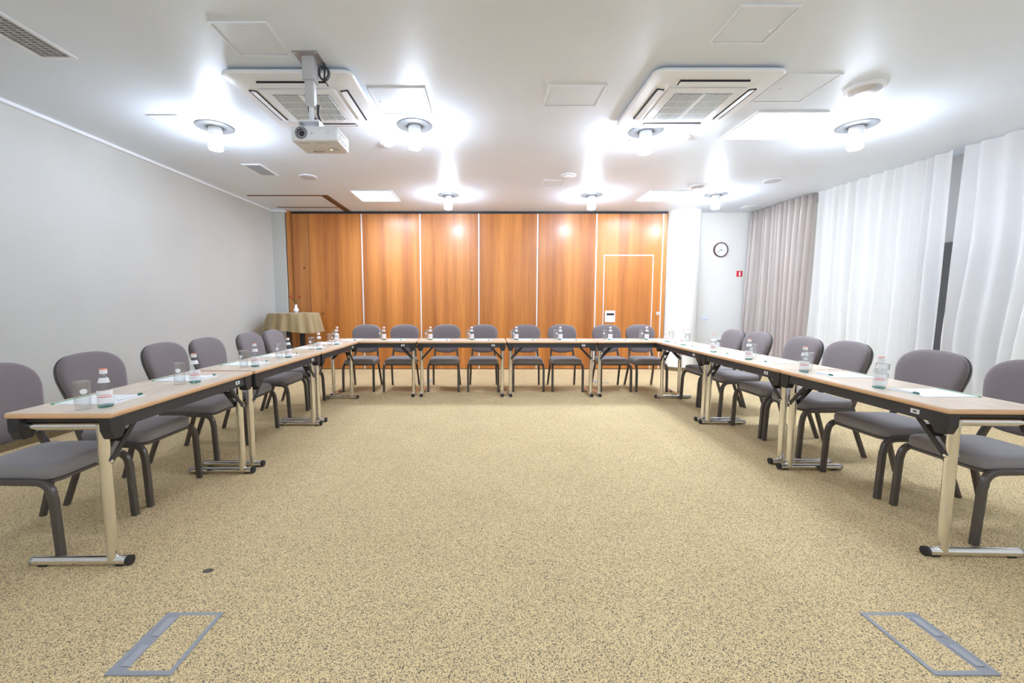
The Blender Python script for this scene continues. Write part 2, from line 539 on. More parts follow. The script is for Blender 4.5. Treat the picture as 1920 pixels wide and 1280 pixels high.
# ------------------------------------------------------------------ curtains
def curtain(name, m, y0, y1, folds, amp, seed, label, thick=0.0, off=0.0, taper=0.15):
    r = random.Random(seed)
    n = folds * 9
    ph = [0.0]
    for i in range(n):
        ph.append(ph[-1] + (0.55 + 0.9 * r.random()) if i % 9 == 0 else ph[-1] + 1.0)
    # uneven folds: jitter the fold positions and depths
    pos, dep = [0.0], [1.0]
    for k in range(folds * 2):
        pos.append(pos[-1] + r.uniform(0.55, 1.45))
        dep.append(r.uniform(0.45, 1.15))
    tot = pos[-1]
    def prof(s, z):
        t = s * tot
        k = 0
        while k < len(pos) - 2 and pos[k + 1] < t:
            k += 1
        u = (t - pos[k]) / (pos[k + 1] - pos[k])
        a, b = dep[k] * (1 if k % 2 else -1), dep[k + 1] * (-1 if k % 2 else 1)
        w = (1 - math.cos(PI * u)) / 2
        sway = 0.25 * math.sin(7 * s + 1.3 * z + seed)
        return (a + (b - a) * w + sway) * amp
    rows = 14
    vs, fs = [], []
    for j in range(rows + 1):
        z = 0.012 + (CEIL - 0.006 - 0.012) * j / rows
        q = j / rows
        for i in range(n + 1):
            s = i / n
            sw = s + 0.010 * math.sin(2.2 * z + 9 * s + seed) * (1 - q) * (0 < i < n)
            y = y0 + (y1 - y0) * sw
            a = prof(s, z) * (1 - 0.5 * q)
            vs.append((xr(y) + off + a, y, z))
    for j in range(rows):
        for i in range(n):
            a = j * (n + 1) + i
            fs.append((a, a + 1, a + n + 2, a + n + 1))
    o = MB().add(vs, fs).build(name, m, smooth=80)
    if thick:
        md = o.modifiers.new('thickness', 'SOLIDIFY')
        md.thickness = thick
    return tag(o, label, 'curtain', None)
curtain('drape', 'drape', 7.93, 6.55, 13, 0.105, 3, 'taupe satin floor-length drape drawn beside the clock wall', 0.004, 0.08)
curtain('sheer_curtain', 'sheer', 6.50, 4.78, 13, 0.075, 5, 'white sheer curtain hanging beside the taupe drape', 0, 0.10)
curtain('sheer_curtain', 'sheer', 4.66, -2.05, 38, 0.085, 9, 'white sheer curtain nearest the camera, right of the gap', 0, 0.10)

# ------------------------------------------------------------------ ceiling fittings
def lamp_proto():
    t = empty('ceiling_lamp')
    tag(t, '', 'lamp', 'cylinder glass ceiling lamps')
    MB().lathe([(0.168, 0.0), (0.168, -0.006), (0.160, -0.010)], 40).build('plate', 'plateshade', t, smooth=40)
    MB().lathe([(0.06, -0.010), (0.062, -0.09)], 32).build('glass_neck', 'lampglass', t, smooth=40)
    MB().lathe([(0.062, -0.0905), (0.062, -0.205), (0.055, -0.215)], 32).build('glass_shade', 'lamplit', t, smooth=40)
    return t
lp, used = lamp_proto(), [False]
for i, (x, y) in enumerate(((-2.63, 4.20), (-0.69, 4.17), (1.58, 4.295), (3.57, 4.18))):
    place(lp, used, (x, y, CEIL), 0, ('round ceiling lamp beside the white ceiling hatch near the grey wall', 'round ceiling lamp between the projector and the ceiling middle', 'round ceiling lamp just behind the right air conditioner', 'round ceiling lamp nearest the white sheer curtains')[i])
for i, (x, y) in enumerate(((-0.60, 6.74), (1.66, 6.74), (3.60, 6.70))):
    place(lp, used, (x, y, CEIL), 0, ('far round ceiling lamp before the partition, leftmost of three', 'far round ceiling lamp before the partition, middle of three', 'far round ceiling lamp near the clock wall and drape')[i])

for i, x in enumerate((-2.69, -0.69, 1.58, 3.57)):
    place(lp, used, (x, -0.85, CEIL), 0, 'round ceiling lamp behind the viewer, %s from the grey wall' % ('first', 'second', 'third', 'fourth')[i])

def fluo_proto():
    t = empty('fluorescent_light')
    tag(t, '', 'ceiling light', 'square recessed fluorescent lights')
    MB().ring(-0.32, 0.32, -0.32, 0.32, 0.025, -0.012, 0.0).build('frame', 'white_m', t)
    for sx in (-1, 1):
        MB().box(min(sx * 0.075, sx * 0.295), max(sx * 0.075, sx * 0.295), -0.295, 0.295, -0.006, 0).build('diffuser', 'tube', t)
    MB().box(-0.075, 0.075, -0.295, 0.295, -0.004, 0).build('strip_back', 'tube', t)
    mb = MB().box(-0.075, -0.068, -0.295, 0.295, -0.011, -0.004).box(0.068, 0.075, -0.295, 0.295, -0.011, -0.004)
    mb.build('strip_edge', 'louvre', t)
    for k in range(8):
        y = -0.27 + k * 0.077
        MB().box(-0.068, 0.02, y - 0.009, y + 0.009, -0.010, -0.004).build('louvre_blade', 'louvre', t)
    return t
fp, used = fluo_proto(), [False]
for (x, y), l in zip(((2.73, 4.18), (-1.75, 6.78), (2.80, 6.78)), ('large lit square ceiling light near the right air conditioner', 'lit square ceiling light before the partition, on the left', 'lit square ceiling light before the partition, on the right')):
    place(fp, used, (x, y, CEIL), 0, l)

def ac_proto():
    t = empty('air_conditioner')
    tag(t, '', 'air conditioner', 'ceiling cassette air conditioners')
    def rr(w, z, r=0.07):
        return [(x, y, z) for x, y in rrect(w, w, r, 6)]
    b = MB().loft([rr(0.90, 0.0, 0.06), rr(0.965, -0.022), rr(0.97, -0.034), rr(0.95, -0.044, 0.06), rr(0.62, -0.062, 0.03)])
    b.build('panel', 'white', t, smooth=35)
    MB().loft([rr(0.60, -0.060, 0.03), rr(0.60, -0.070, 0.03), rr(0.585, -0.074, 0.03)]).build('grille_panel', 'white', t, smooth=35)
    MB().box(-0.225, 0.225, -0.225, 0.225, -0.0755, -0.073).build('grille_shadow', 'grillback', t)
    sl = MB()
    for half in (-1, 1):
        for k in range(14):
            x = half * (0.0195 + 0.0152 * k)
            sl.box(x - 0.0033, x + 0.0033, -0.225, 0.225, -0.082, -0.0745)
    sl.build('grille_slats', 'white', t)
    rb = MB().box(-0.012, 0.012, -0.225, 0.225, -0.083, -0.0745)
    for y in (-0.11, 0.0, 0.11):
        rb.box(-0.225, 0.225, y - 0.003, y + 0.003, -0.0825, -0.0745)
    rb.build('grille_ribs', 'white', t)
    for k in range(4):
        mx = Matrix.Rotation(k * PI / 2, 4, 'Z')
        s = MB().box(-0.26, 0.26, -0.385, -0.325, -0.0625, -0.052, mx).build('air_slot', 'grillback', t)
        fl = MB().box(-0.255, 0.255, -0.022, 0.022, -0.004, 0.004, mx @ Matrix.Translation((0, -0.352, -0.066)) @ Matrix.Rotation(R(-16), 4, 'X'))
        fl.build('air_flap', 'white', t)
    return t
ap, used = ac_proto(), [False]
place(ap, used, (-1.46, 3.65, CEIL), 0, 'square white ceiling air conditioner behind the projector mount')
place(ap, used, (1.70, 3.63, CEIL), 0, 'square white ceiling air conditioner on the right, nearer the curtains')

def hatch(x0, x1, y0, y1, label, latch=None):
    cx, cy = (x0 + x1) / 2, (y0 + y1) / 2
    t = tag(empty('access_hatch', (cx, cy, CEIL)), label, 'ceiling hatch', 'white ceiling access hatches')
    w, h = (x1 - x0) / 2, (y1 - y0) / 2
    MB().ring(-w, w, -h, h, 0.014, -0.008, 0).build('frame', 'hatch_f', t)
    MB().box(-w + 0.02, w - 0.02, -h + 0.02, h - 0.02, -0.004, 0).build('leaf', 'hatch', t)
    if latch:
        MB().lathe([(0.011, -0.004), (0.011, -0.009), (0.006, -0.012)], 12, Matrix.Translation((latch[0] * w, latch[1] * h, 0))).build('latch', 'white', t, smooth=40)
    return t
hatch(-1.70, -1.34, 2.69, 3.04, 'ceiling hatch in front of the projector plate', (0.1, -0.75))
hatch(-0.94, -0.49, 3.46, 3.92, 'ceiling hatch right of the projector and left air conditioner', (-0.8, 0.0))
hatch(0.49, 0.95, 3.42, 3.77, 'ceiling hatch alone in the middle of the ceiling', (-0.8, 0.2))
hatch(1.46, 1.82, 2.55, 2.90, 'ceiling hatch in front of the right air conditioner, at picture top', (0.75, 0.25))
hatch(2.24, 2.66, 3.26, 3.70, 'ceiling hatch between the right air conditioner and the round downlight', (-0.55, 0.0))
hatch(-3.07, -2.80, 3.94, 4.42, 'narrow ceiling hatch beside the lamp near the grey wall')
hatch(0.79, 1.10, 5.92, 6.24, 'small far ceiling hatch below the smoke detector')

def vent(x0, x1, y0, y1, label, n):
    cx, cy = (x0 + x1) / 2, (y0 + y1) / 2
    t = tag(empty('air_vent', (cx, cy, CEIL)), label, 'vent', 'rectangular ceiling air vents')
    w, h = (x1 - x0) / 2, (y1 - y0) / 2
    MB().ring(-w, w, -h, h, 0.026, -0.010, 0).build('frame', 'white_m', t)
    MB().box(-w + 0.026, w - 0.026, -h + 0.026, h - 0.026, -0.002, 0).build('duct', 'ventback', t)
    for k in range(n):
        y = -h + 0.026 + (2 * h - 0.052) * (k + 0.5) / n
        MB().box(-w + 0.026, w - 0.026, -0.004, 0.004, -0.001, 0.001, Matrix.Translation((0, y, -0.006)) @ Matrix.Rotation(R(35), 4, 'X')).build('slat', 'louvre', t)
    for k in (-1, 0, 1):
        MB().box(k * w * 0.42 - 0.002, k * w * 0.42 + 0.002, -h + 0.026, h - 0.026, -0.009, -0.0065).build('bar', 'louvre', t)
vent(-3.10, -2.85, 2.08, 3.07, 'long white ceiling vent in the upper left corner', 40)
vent(-3.01, -2.77, 5.27, 5.73, 'short white ceiling vent above the grey wall row', 16)

def disc_fitting(name, x, y, r, label, cat, kind):
    t = tag(empty(name, (x, y, CEIL)), label, cat)
    if kind == 'speaker':
        MB().lathe([(r, 0), (r, -0.008), (r * 0.93, -0.013), (r * 0.90, -0.013)], 36).build('rim', 'white', t, smooth=35)
        MB().lathe([(r * 0.90, -0.010), (r * 0.90, -0.015), (r * 0.5, -0.020)], 36).build('mesh_cover', 'speaker', t, smooth=50)
    elif kind == 'detector':
        MB().lathe([(r, 0), (r, -0.012), (r * 0.9, -0.018)], 32).build('base', 'white', t, smooth=35)
        MB().lathe([(r * 0.55, -0.018), (r * 0.55, -0.034), (r * 0.35, -0.042)], 32).build('sensor', 'white', t, smooth=35)
    else:
        MB().lathe([(r, 0), (r, -0.012), (r * 0.90, -0.020), (r * 0.80, -0.020)], 40).build('trim_ring', 'white', t, smooth=35)
        MB().lathe([(r * 0.80, -0.018), (r * 0.76, -0.028), (r * 0.5, -0.040), (r * 0.2, -0.044)], 40).build('reflector', 'silver', t, smooth=50)
    return t
disc_fitting('ceiling_speaker', -2.40, 5.78, 0.115, 'round flush ceiling speaker above the grey wall row', 'speaker', 'speaker')
disc_fitting('ceiling_speaker', 3.97, 5.95, 0.115, 'round flush ceiling speaker near the taupe drape', 'speaker', 'speaker')
disc_fitting('smoke_detector', 1.09, 5.71, 0.10, 'small white detector in the far middle of the ceiling', 'detector', 'detector')
disc_fitting('smoke_detector', -1.06, 4.61, 0.08, 'small white detector just right of the projector', 'detector', 'detector')
disc_fitting('smoke_detector', 2.02, 4.45, 0.08, 'small white detector behind the right air conditioner', 'detector', 'detector')
disc_fitting('round_downlight', 3.08, 6.23, 0.125, 'unlit round downlight beside the far right square light', 'downlight', 'down')
disc_fitting('round_downlight', 3.005, 3.47, 0.135, 'large unlit round downlight on the right, nearest the camera', 'downlight', 'down')
t = tag(empty('sprinkler', (1.51, 4.50, CEIL)), 'tiny ceiling sprinkler beside the lamp behind the right air conditioner', 'sprinkler')
MB().lathe([(0.028, 0), (0.028, -0.004), (0.010, -0.008), (0.008, -0.03)], 16).build('body', 'silver', t, smooth=40)
MB().lathe([(0.020, -0.030), (0.020, -0.034)], 16).build('deflector', 'steel', t, smooth=40)
tag(MB().box(-0.09, 0.09, -0.09, 0.09, -0.012, 0).build('ceiling_plate', 'white', bevel=0.003, loc=(4.62, 7.52, CEIL)), 'small square ceiling plate in the corner above the drape', 'plate')

# partition parking track let into the ceiling
t = struct(empty('trim_2', (0, 0, CEIL)), 'brown partition parking track in the ceiling corner', 'trim')
MB().box(-3.78, -2.62, 6.725, 6.785, -0.003, 0).build('cross_rail', 'brown', t)
MB().box(-3.72, -2.60, 7.535, 7.585, -0.003, 0).build('cross_rail', 'brown', t)
MB().box(-2.62, -2.50, 6.725, YB, -0.004, 0).build('main_rail', 'brown', t)
MB().box(-2.585, -2.565, 6.76, YB, -0.006, 0).build('slot', 'blackrail', t)

# ------------------------------------------------------------------ projector on its ceiling mount
PX, PY = -1.235, 3.07
t = tag(empty('projector_mount', (PX, PY, CEIL)), 'silver telescopic ceiling mount holding the projector', 'projector mount')
MB().box(-0.085, 0.085, -0.09, 0.09, -0.006, 0).build('ceiling_plate', 'steel', t, bevel=0.001)
for sx in (-1, 1):
    for sy in (-1, 1):
        MB().lathe([(0.009, -0.006), (0.009, -0.010)], 10, Matrix.Translation((sx * 0.07, sy * 0.075, 0))).build('bolt', 'silver', t)
MB().prism(rrect(0.085, 0.085, 0.012), -0.16, -0.006).build('outer_sleeve', 'silver', t, smooth=35)
MB().prism(rrect(0.062, 0.062, 0.010), -0.33, -0.16).build('inner_sleeve', 'silver', t, smooth=35)
MB().cyl((0.0, 0, -0.33), (0.0, 0, -0.43), 0.017, 16).build('stem', 'white', t, smooth=40)
MB().box(-0.07, 0.07, -0.05, 0.05, -0.445, -0.43).build('yoke', 'white', t, bevel=0.003)
for sx in (-1, 1):
    MB().box(sx * 0.065 - 0.006, sx * 0.065 + 0.006, -0.05, 0.05, -0.474, -0.445).build('yoke_foot', 'steel', t)
MB().cyl((-0.04, 0.0, -0.02), (-0.04, 0.0, -0.05), 0.008, 8).build('clip', 'dark', t)
c = MB()
for k in range(3):
    pts = []
    for i in range(15):
        a = 2 * PI * i / 14 + k
        pts.append((0.075 + 0.035 * math.cos(a), 0.05 + 0.01 * k, -0.07 + 0.045 * math.sin(a)))
    c.tube(pts, 0.006, 8)
c.tube([(0.08, 0.05, -0.005), (0.085, 0.05, -0.03), (0.08, 0.05, -0.11)], 0.006, 8)
c.build('cable_loop', 'cable', t, smooth=50)
MB().tube([(0.04, 0.03, -0.30), (0.032, 0.03, -0.36), (0.05, 0.04, -0.42), (0.075, 0.09, -0.465)], 0.008, 8).tube([(-0.025, 0.0, -0.31), (-0.015, 0.0, -0.36), (0.02, 0.03, -0.40), (0.05, 0.05, -0.45)], 0.007, 8).build('cable', 'cable', t, smooth=50)

pj = tag(empty('projector', (-1.205, 3.02, 2.376)), 'white projector hanging from the ceiling mount, lens towards the camera', 'projector')
MB().loft([[(x, y, z) for x, y in rrect(w, d_, r, 4, 0, 0.13)] for w, d_, r, z in ((0.318, 0.252, 0.02, 0.004), (0.328, 0.262, 0.02, 0.012), (0.328, 0.262, 0.02, 0.09), (0.318, 0.252, 0.02, 0.1))]).build('body', 'white', pj, smooth=50)
MB().loft([[(x, y, z) for x, y in rrect(w, d_, 0.02, 4, 0, 0.13)] for w, d_, z in ((0.300, 0.236, 0.0), (0.312, 0.246, 0.0045))]).build('underside', 'proj_b', pj, smooth=40)
MB().cyl((-0.085, -0.008, 0.052), (-0.085, 0.01, 0.052), 0.047, 28).build('lens_collar', 'white', pj, smooth=40)
mx = Matrix.Translation((-0.085, -0.008, 0.052)) @ Matrix.Rotation(PI / 2, 4, 'X')
ln = MB().lathe([(0.043, 0.0), (0.043, 0.002), (0.041, 0.002), (0.026, 0.0005), (0.026, 0.0)], 28, mx).build('lens', 'lensgrey', pj, smooth=40)
mx2 = Matrix.Translation((-0.078, -0.010, 0.045)) @ Matrix.Rotation(PI / 2, 4, 'X')
MB().lathe([(0.024, 0), (0.024, 0.003), (0.021, 0.003), (0.021, 0.0)], 24, mx2).build('lens_ring', 'silver', ln, smooth=40)
MB().lathe([(0.020, 0), (0.018, 0.002), (0.009, 0.005)], 24, mx2).build('lens_glass', 'lens', ln, smooth=50)
MB().cyl((-0.012, -0.003, 0.05), (-0.012, 0.01, 0.05), 0.004, 10).build('ir_window', 'lensgrey', pj)
for i in range(5):
    for j in range(4):
        MB().box(0.162, 0.1655, 0.03 + i * 0.032, 0.046 + i * 0.032, 0.024 + j * 0.016, 0.032 + j * 0.016).build('vent_slot', 'grillback', pj)
MB().prism(rrect(0.07, 0.07, 0.02, 4, 0.085, 0.16), -0.0015, 0.001).build('keypad', 'speaker', pj)
MB().lathe([(0.008, 0.0), (0.008, -0.003)], 14, Matrix.Translation((0.062, 0.165, 0))).build('button', 'amber', pj)
MB().box(-0.115, -0.045, 0.03, 0.05, -0.001, 0.002).build('lens_shift_tray', 'speaker', pj)
MB().box(0.0, 0.075, 0.03, 0.05, -0.001, 0.002).build('foot_tray', 'speaker', pj)
vs_, fs_ = text_mesh('BenQ', 0.034)
MB().add(vs_, fs_, Matrix.Translation((-0.045, 0.205, -0.0003)) @ Matrix.Rotation(PI, 4, 'X')).build('lettering', 'ink', pj)
vs_, fs_ = text_mesh('BenQ', 0.012)
MB().add(vs_, fs_, Matrix.Translation((0.095, -0.0013, 0.055)) @ Matrix.Rotation(PI / 2, 4, 'X')).build('front_lettering', 'speaker', pj)

# ------------------------------------------------------------------ things on the white wall
YW = 8.0
ck = tag(empty('wall_clock', (4.43, YW, 2.265)), 'round wall clock with dark red rim and white dial', 'clock')
mx = Matrix.Rotation(PI / 2, 4, 'X')
MB().lathe([(0.137, 0), (0.137, 0.025), (0.130, 0.033), (0.122, 0.033), (0.122, 0.01)], 48, mx, cap1=False).build('rim', 'clockrim', ck, smooth=40)
MB().lathe([(0.123, 0), (0.123, 0.012)], 48, mx).build('dial', 'paper', ck, smooth=40)
num = MB()
for k in range(12):
    a = R(90 - 30 * (k + 1))
    v_, f_ = text_mesh(str(k + 1), 0.027)
    num.add(v_, f_, mx @ Matrix.Translation((0.097 * math.cos(a), 0.097 * math.sin(a), 0.0125)))
num.build('numerals', 'louvre', ck)
for nm, ang, ln_, w_ in (('hour_hand', R(90 - 110), 0.05, 0.007), ('minute_hand', R(90 - 228), 0.083, 0.005)):
    MB().bar((-0.012 * math.cos(ang), -0.015, -0.012 * math.sin(ang)), (ln_ * math.cos(ang), -0.015, ln_ * math.sin(ang)), 0.003, w_, up=(math.sin(ang), 0, -math.cos(ang))).build(nm, 'ink', ck)
sg = tag(empty('fire_sign', (4.815, YW, 1.815)), 'small square red sign with white symbol beside the drape', 'sign')
MB().box(-0.055, 0.055, -0.004, 0, -0.055, 0.055).build('plate', 'signred', sg)
MB().prism(rrect(0.03, 0.085, 0.012, 4), 0, 0.0012, Matrix.Translation((0.002, -0.004, -0.002)) @ mx).build('symbol', 'paper', sg)
sw = tag(empty('light_switch', (4.19, YW, 0.985)), 'white double light switch on the wall below the clock', 'light switch')
MB().box(-0.078, 0.078, -0.012, 0, -0.042, 0.042).build('plate', 'white', sw, bevel=0.003)
for sx in (-1, 1):
    MB().box(sx * 0.038 - 0.03, sx * 0.038 + 0.03, -0.016, -0.010, -0.032, 0.032).build('rocker', 'white', sw, bevel=0.002)

# ------------------------------------------------------------------ floor boxes
def floor_box(x, y, side, label):
    t = tag(empty('floor_box', (x, y, 0)), label, 'floor box', 'carpet-lidded floor boxes')
    w, h = 0.112, 0.142
    MB().ring(-w, w, -h, h, 0.016, 0, 0.004).build('frame', 'greybox', t)
    a, b = (-w + 0.016, -w + 0.062) if side < 0 else (w - 0.062, w - 0.016)
    MB().box(a, b, -h + 0.016, h - 0.016, 0, 0.0035).build('cable_strip', 'greybox', t)
    for k in (-1, 1):
        MB().box(a + 0.012, b - 0.004, k * 0.065 - 0.045, k * 0.065 + 0.045, 0.0035, 0.0065).build('cable_flap', 'greybox2', t, bevel=0.001)
    c0, c1 = (b, w - 0.016) if side < 0 else (-w + 0.016, a)
    MB().box(c0, c1, -h + 0.016, h - 0.016, 0, 0.004).build('carpet_inlay', 'carpet', t)
floor_box(-1.17, 1.43, -1, 'floor box in the left foreground of the carpet')
floor_box(1.615, 1.43, 1, 'floor box in the right foreground of the carpet')
floor_box(-1.0, 6.64, 1, 'far floor box under the left chairs by the partition')
floor_box(1.83, 6.63, -1, 'far floor box under the right chairs by the partition')
MB().lathe([(0.022, 0), (0.02, 0.0015), (0.008, 0.002)], 9, Matrix.Translation((-1.30, 1.84, 0)) @ Matrix.Diagonal((1.2, 0.8, 1, 1))).build('carpet_stain', 'stain', bpy.data.objects['floor'])

# ------------------------------------------------------------------ folding table
TL, TW, TZ = 1.185, 0.48, 0.75
def table_proto():
    t = empty('folding_table')
    tag(t, '', 'table', 'folding conference tables')
    hx, hy = TL / 2, TW / 2
    e = 0.0125
    rings = []
    for k in range(5):
        a = -PI / 2 + PI * k / 4
        ins = e * 0.45 * (1 - math.cos(a))
        rings.append([(x, y, TZ - e + e * math.sin(a)) for x, y in rrect(TL - 2 * ins, TW - 2 * ins, 0.012, 3)])
    MB().loft(rings[:4] + [[(x, y, TZ - 0.0008) for x, y in rrect(TL - 0.008, TW - 0.008, 0.01, 3)]]).build('edge_band', 'beech_e', t, smooth=40)
    MB().prism(rrect(TL - 0.008, TW - 0.008, 0.01, 3), TZ - 0.004, TZ).build('tabletop', 'beech', t)
    for sy in (-1, 1):
        ap_ = MB().box(-hx + 0.045, hx - 0.045, sy * 0.215 - 0.008, sy * 0.215 + 0.008, 0.665, TZ - 0.025).build('apron', 'apron', t)
        if sy == 1:
            MB().box(-hx + 0.150, -hx + 0.195, 0.223, 0.2245, 0.685, 0.708).build('sticker', 'label', ap_)
            MB().box(-hx + 0.163, -hx + 0.182, 0.2245, 0.2250, 0.692, 0.701).build('sticker_print', 'ink', ap_)
    for sx in (-1, 1):
        x = sx * (hx - 0.050)
        for sy in (-1, 1):
            poly = [(sx * (hx - 0.006), TZ - 0.026), (sx * (hx - 0.006), 0.665), (sx * (hx - 0.024), 0.622), (sx * (hx - 0.066), 0.622), (sx * (hx - 0.086), 0.660), (sx * (hx - 0.094), TZ - 0.026)]
            mxb = Matrix.Translation((0, sy * 0.205, 0)) @ Matrix.Rotation(PI / 2, 4, 'X')
            MB().prism(poly, -0.026, 0.026, mxb).build('corner_bracket', 'bracket', t, bevel=0.004)
        py = 0.155
        MB().cyl((x, py, 0.03), (x, py, 0.69), 0.0235, 20).build('post', 'chrome', t, smooth=40)
        MB().cyl((x, -0.18, 0.678), (x, 0.18, 0.678), 0.020, 18).build('top_tube', 'chrome', t, smooth=40)
        MB().box(x - 0.012, x + 0.012, -0.18, 0.18, 0.70, 0.714).build('cross_bar', 'apron', t)
        ft = MB().cyl((x, -0.215, 0.024), (x, 0.225, 0.024), 0.021, 18).build('foot', 'chrome', t, smooth=40)
        MB().cyl((x, 0.222, 0.024), (x, 0.240, 0.024), 0.0225, 18).build('end_cap', 'rubber', ft, smooth=40)
        MB().cyl((x, -0.226, 0.024), (x, -0.212, 0.024), 0.0215, 18).build('end_cap', 'steel', ft, smooth=40)
        MB().box(x - 0.014, x + 0.014, -0.19, -0.15, 0, 0.006).box(x - 0.014, x + 0.014, 0.17, 0.21, 0, 0.006).build('glide', 'rubber', ft)
        br = MB()
        for q in (-0.026, 0.026):
            br.bar((x, py + q, 0.505), (x - sx * 0.175, py + q, 0.69), 0.006, 0.024, up=(sx, 0, 1))
        br.build('folding_brace', 'bracket', t)
        MB().bar((x - sx * 0.075, py, 0.583), (x - sx * 0.118, py, 0.629), 0.046, 0.010, up=(sx, 0, 1)).build('brace_plate', 'bracket', t)
        MB().cyl((x, py - 0.033, 0.51), (x, py + 0.033, 0.51), 0.007, 10).build('brace_pin', 'chrome', t, smooth=40)
    return t
tp, used = table_proto(), [False]
# inner-edge points of each side row, from near to far: (x, y)
def table_between(a, b, side, label):
    """a, b: ends of the inner top edge; side: +1 inner edge faces +x"""
    ang = math.atan2(b[1] - a[1], b[0] - a[0])
    mid = Vector(((a[0] + b[0]) / 2, (a[1] + b[1]) / 2))
    n = Vector((math.cos(ang - PI / 2), math.sin(ang - PI / 2)))    # right of a->b
    rz = ang if side < 0 else ang + PI
    c_ = mid + (-n if side > 0 else n) * TW / 2
    place(tp, used, (c_.x, c_.y, 0), rz, label)
WORDS = ['nearest the camera', 'in the middle', 'farthest from the camera']
LJ = [((-1.695, 1.83), (-1.712, 3.03)), ((-1.708, 3.04), (-1.69, 4.24)), ((-1.688, 4.25), (-1.686, 5.45))]
RJ = [((2.165, 1.91), (2.20, 3.095)), ((2.203, 3.098), (2.215, 4.282)), ((2.218, 4.285), (2.232, 5.47))]
for k, (a, b) in enumerate(LJ):
    # inner edge faces +x
    ang = math.atan2(b[1] - a[1], b[0] - a[0])
    mid = ((a[0] + b[0]) / 2, (a[1] + b[1]) / 2)
    nx, ny = math.cos(ang - PI / 2), math.sin(ang - PI / 2)
    place(tp, used, (mid[0] - nx * TW / 2, mid[1] - ny * TW / 2, 0), ang + PI, 'beech-topped folding table %s of the left row' % WORDS[k])
for k, (a, b) in enumerate(RJ):
    ang = math.atan2(b[1] - a[1], b[0] - a[0])
    mid = ((a[0] + b[0]) / 2, (a[1] + b[1]) / 2)
    nx, ny = math.cos(ang + PI / 2), math.sin(ang + PI / 2)
    place(tp, used, (mid[0] - nx * TW / 2, mid[1] - ny * TW / 2, 0), ang, 'beech-topped folding table %s of the right row' % WORDS[k])
YT = 5.472
for k, x in enumerate((-1.527, -0.330, 0.868, 2.064)):
    place(tp, used, (x, YT + TW / 2, 0), PI, 'beech-topped folding table %s in the row before the partition' % ('leftmost', 'second from left', 'third from left', 'rightmost')[k])

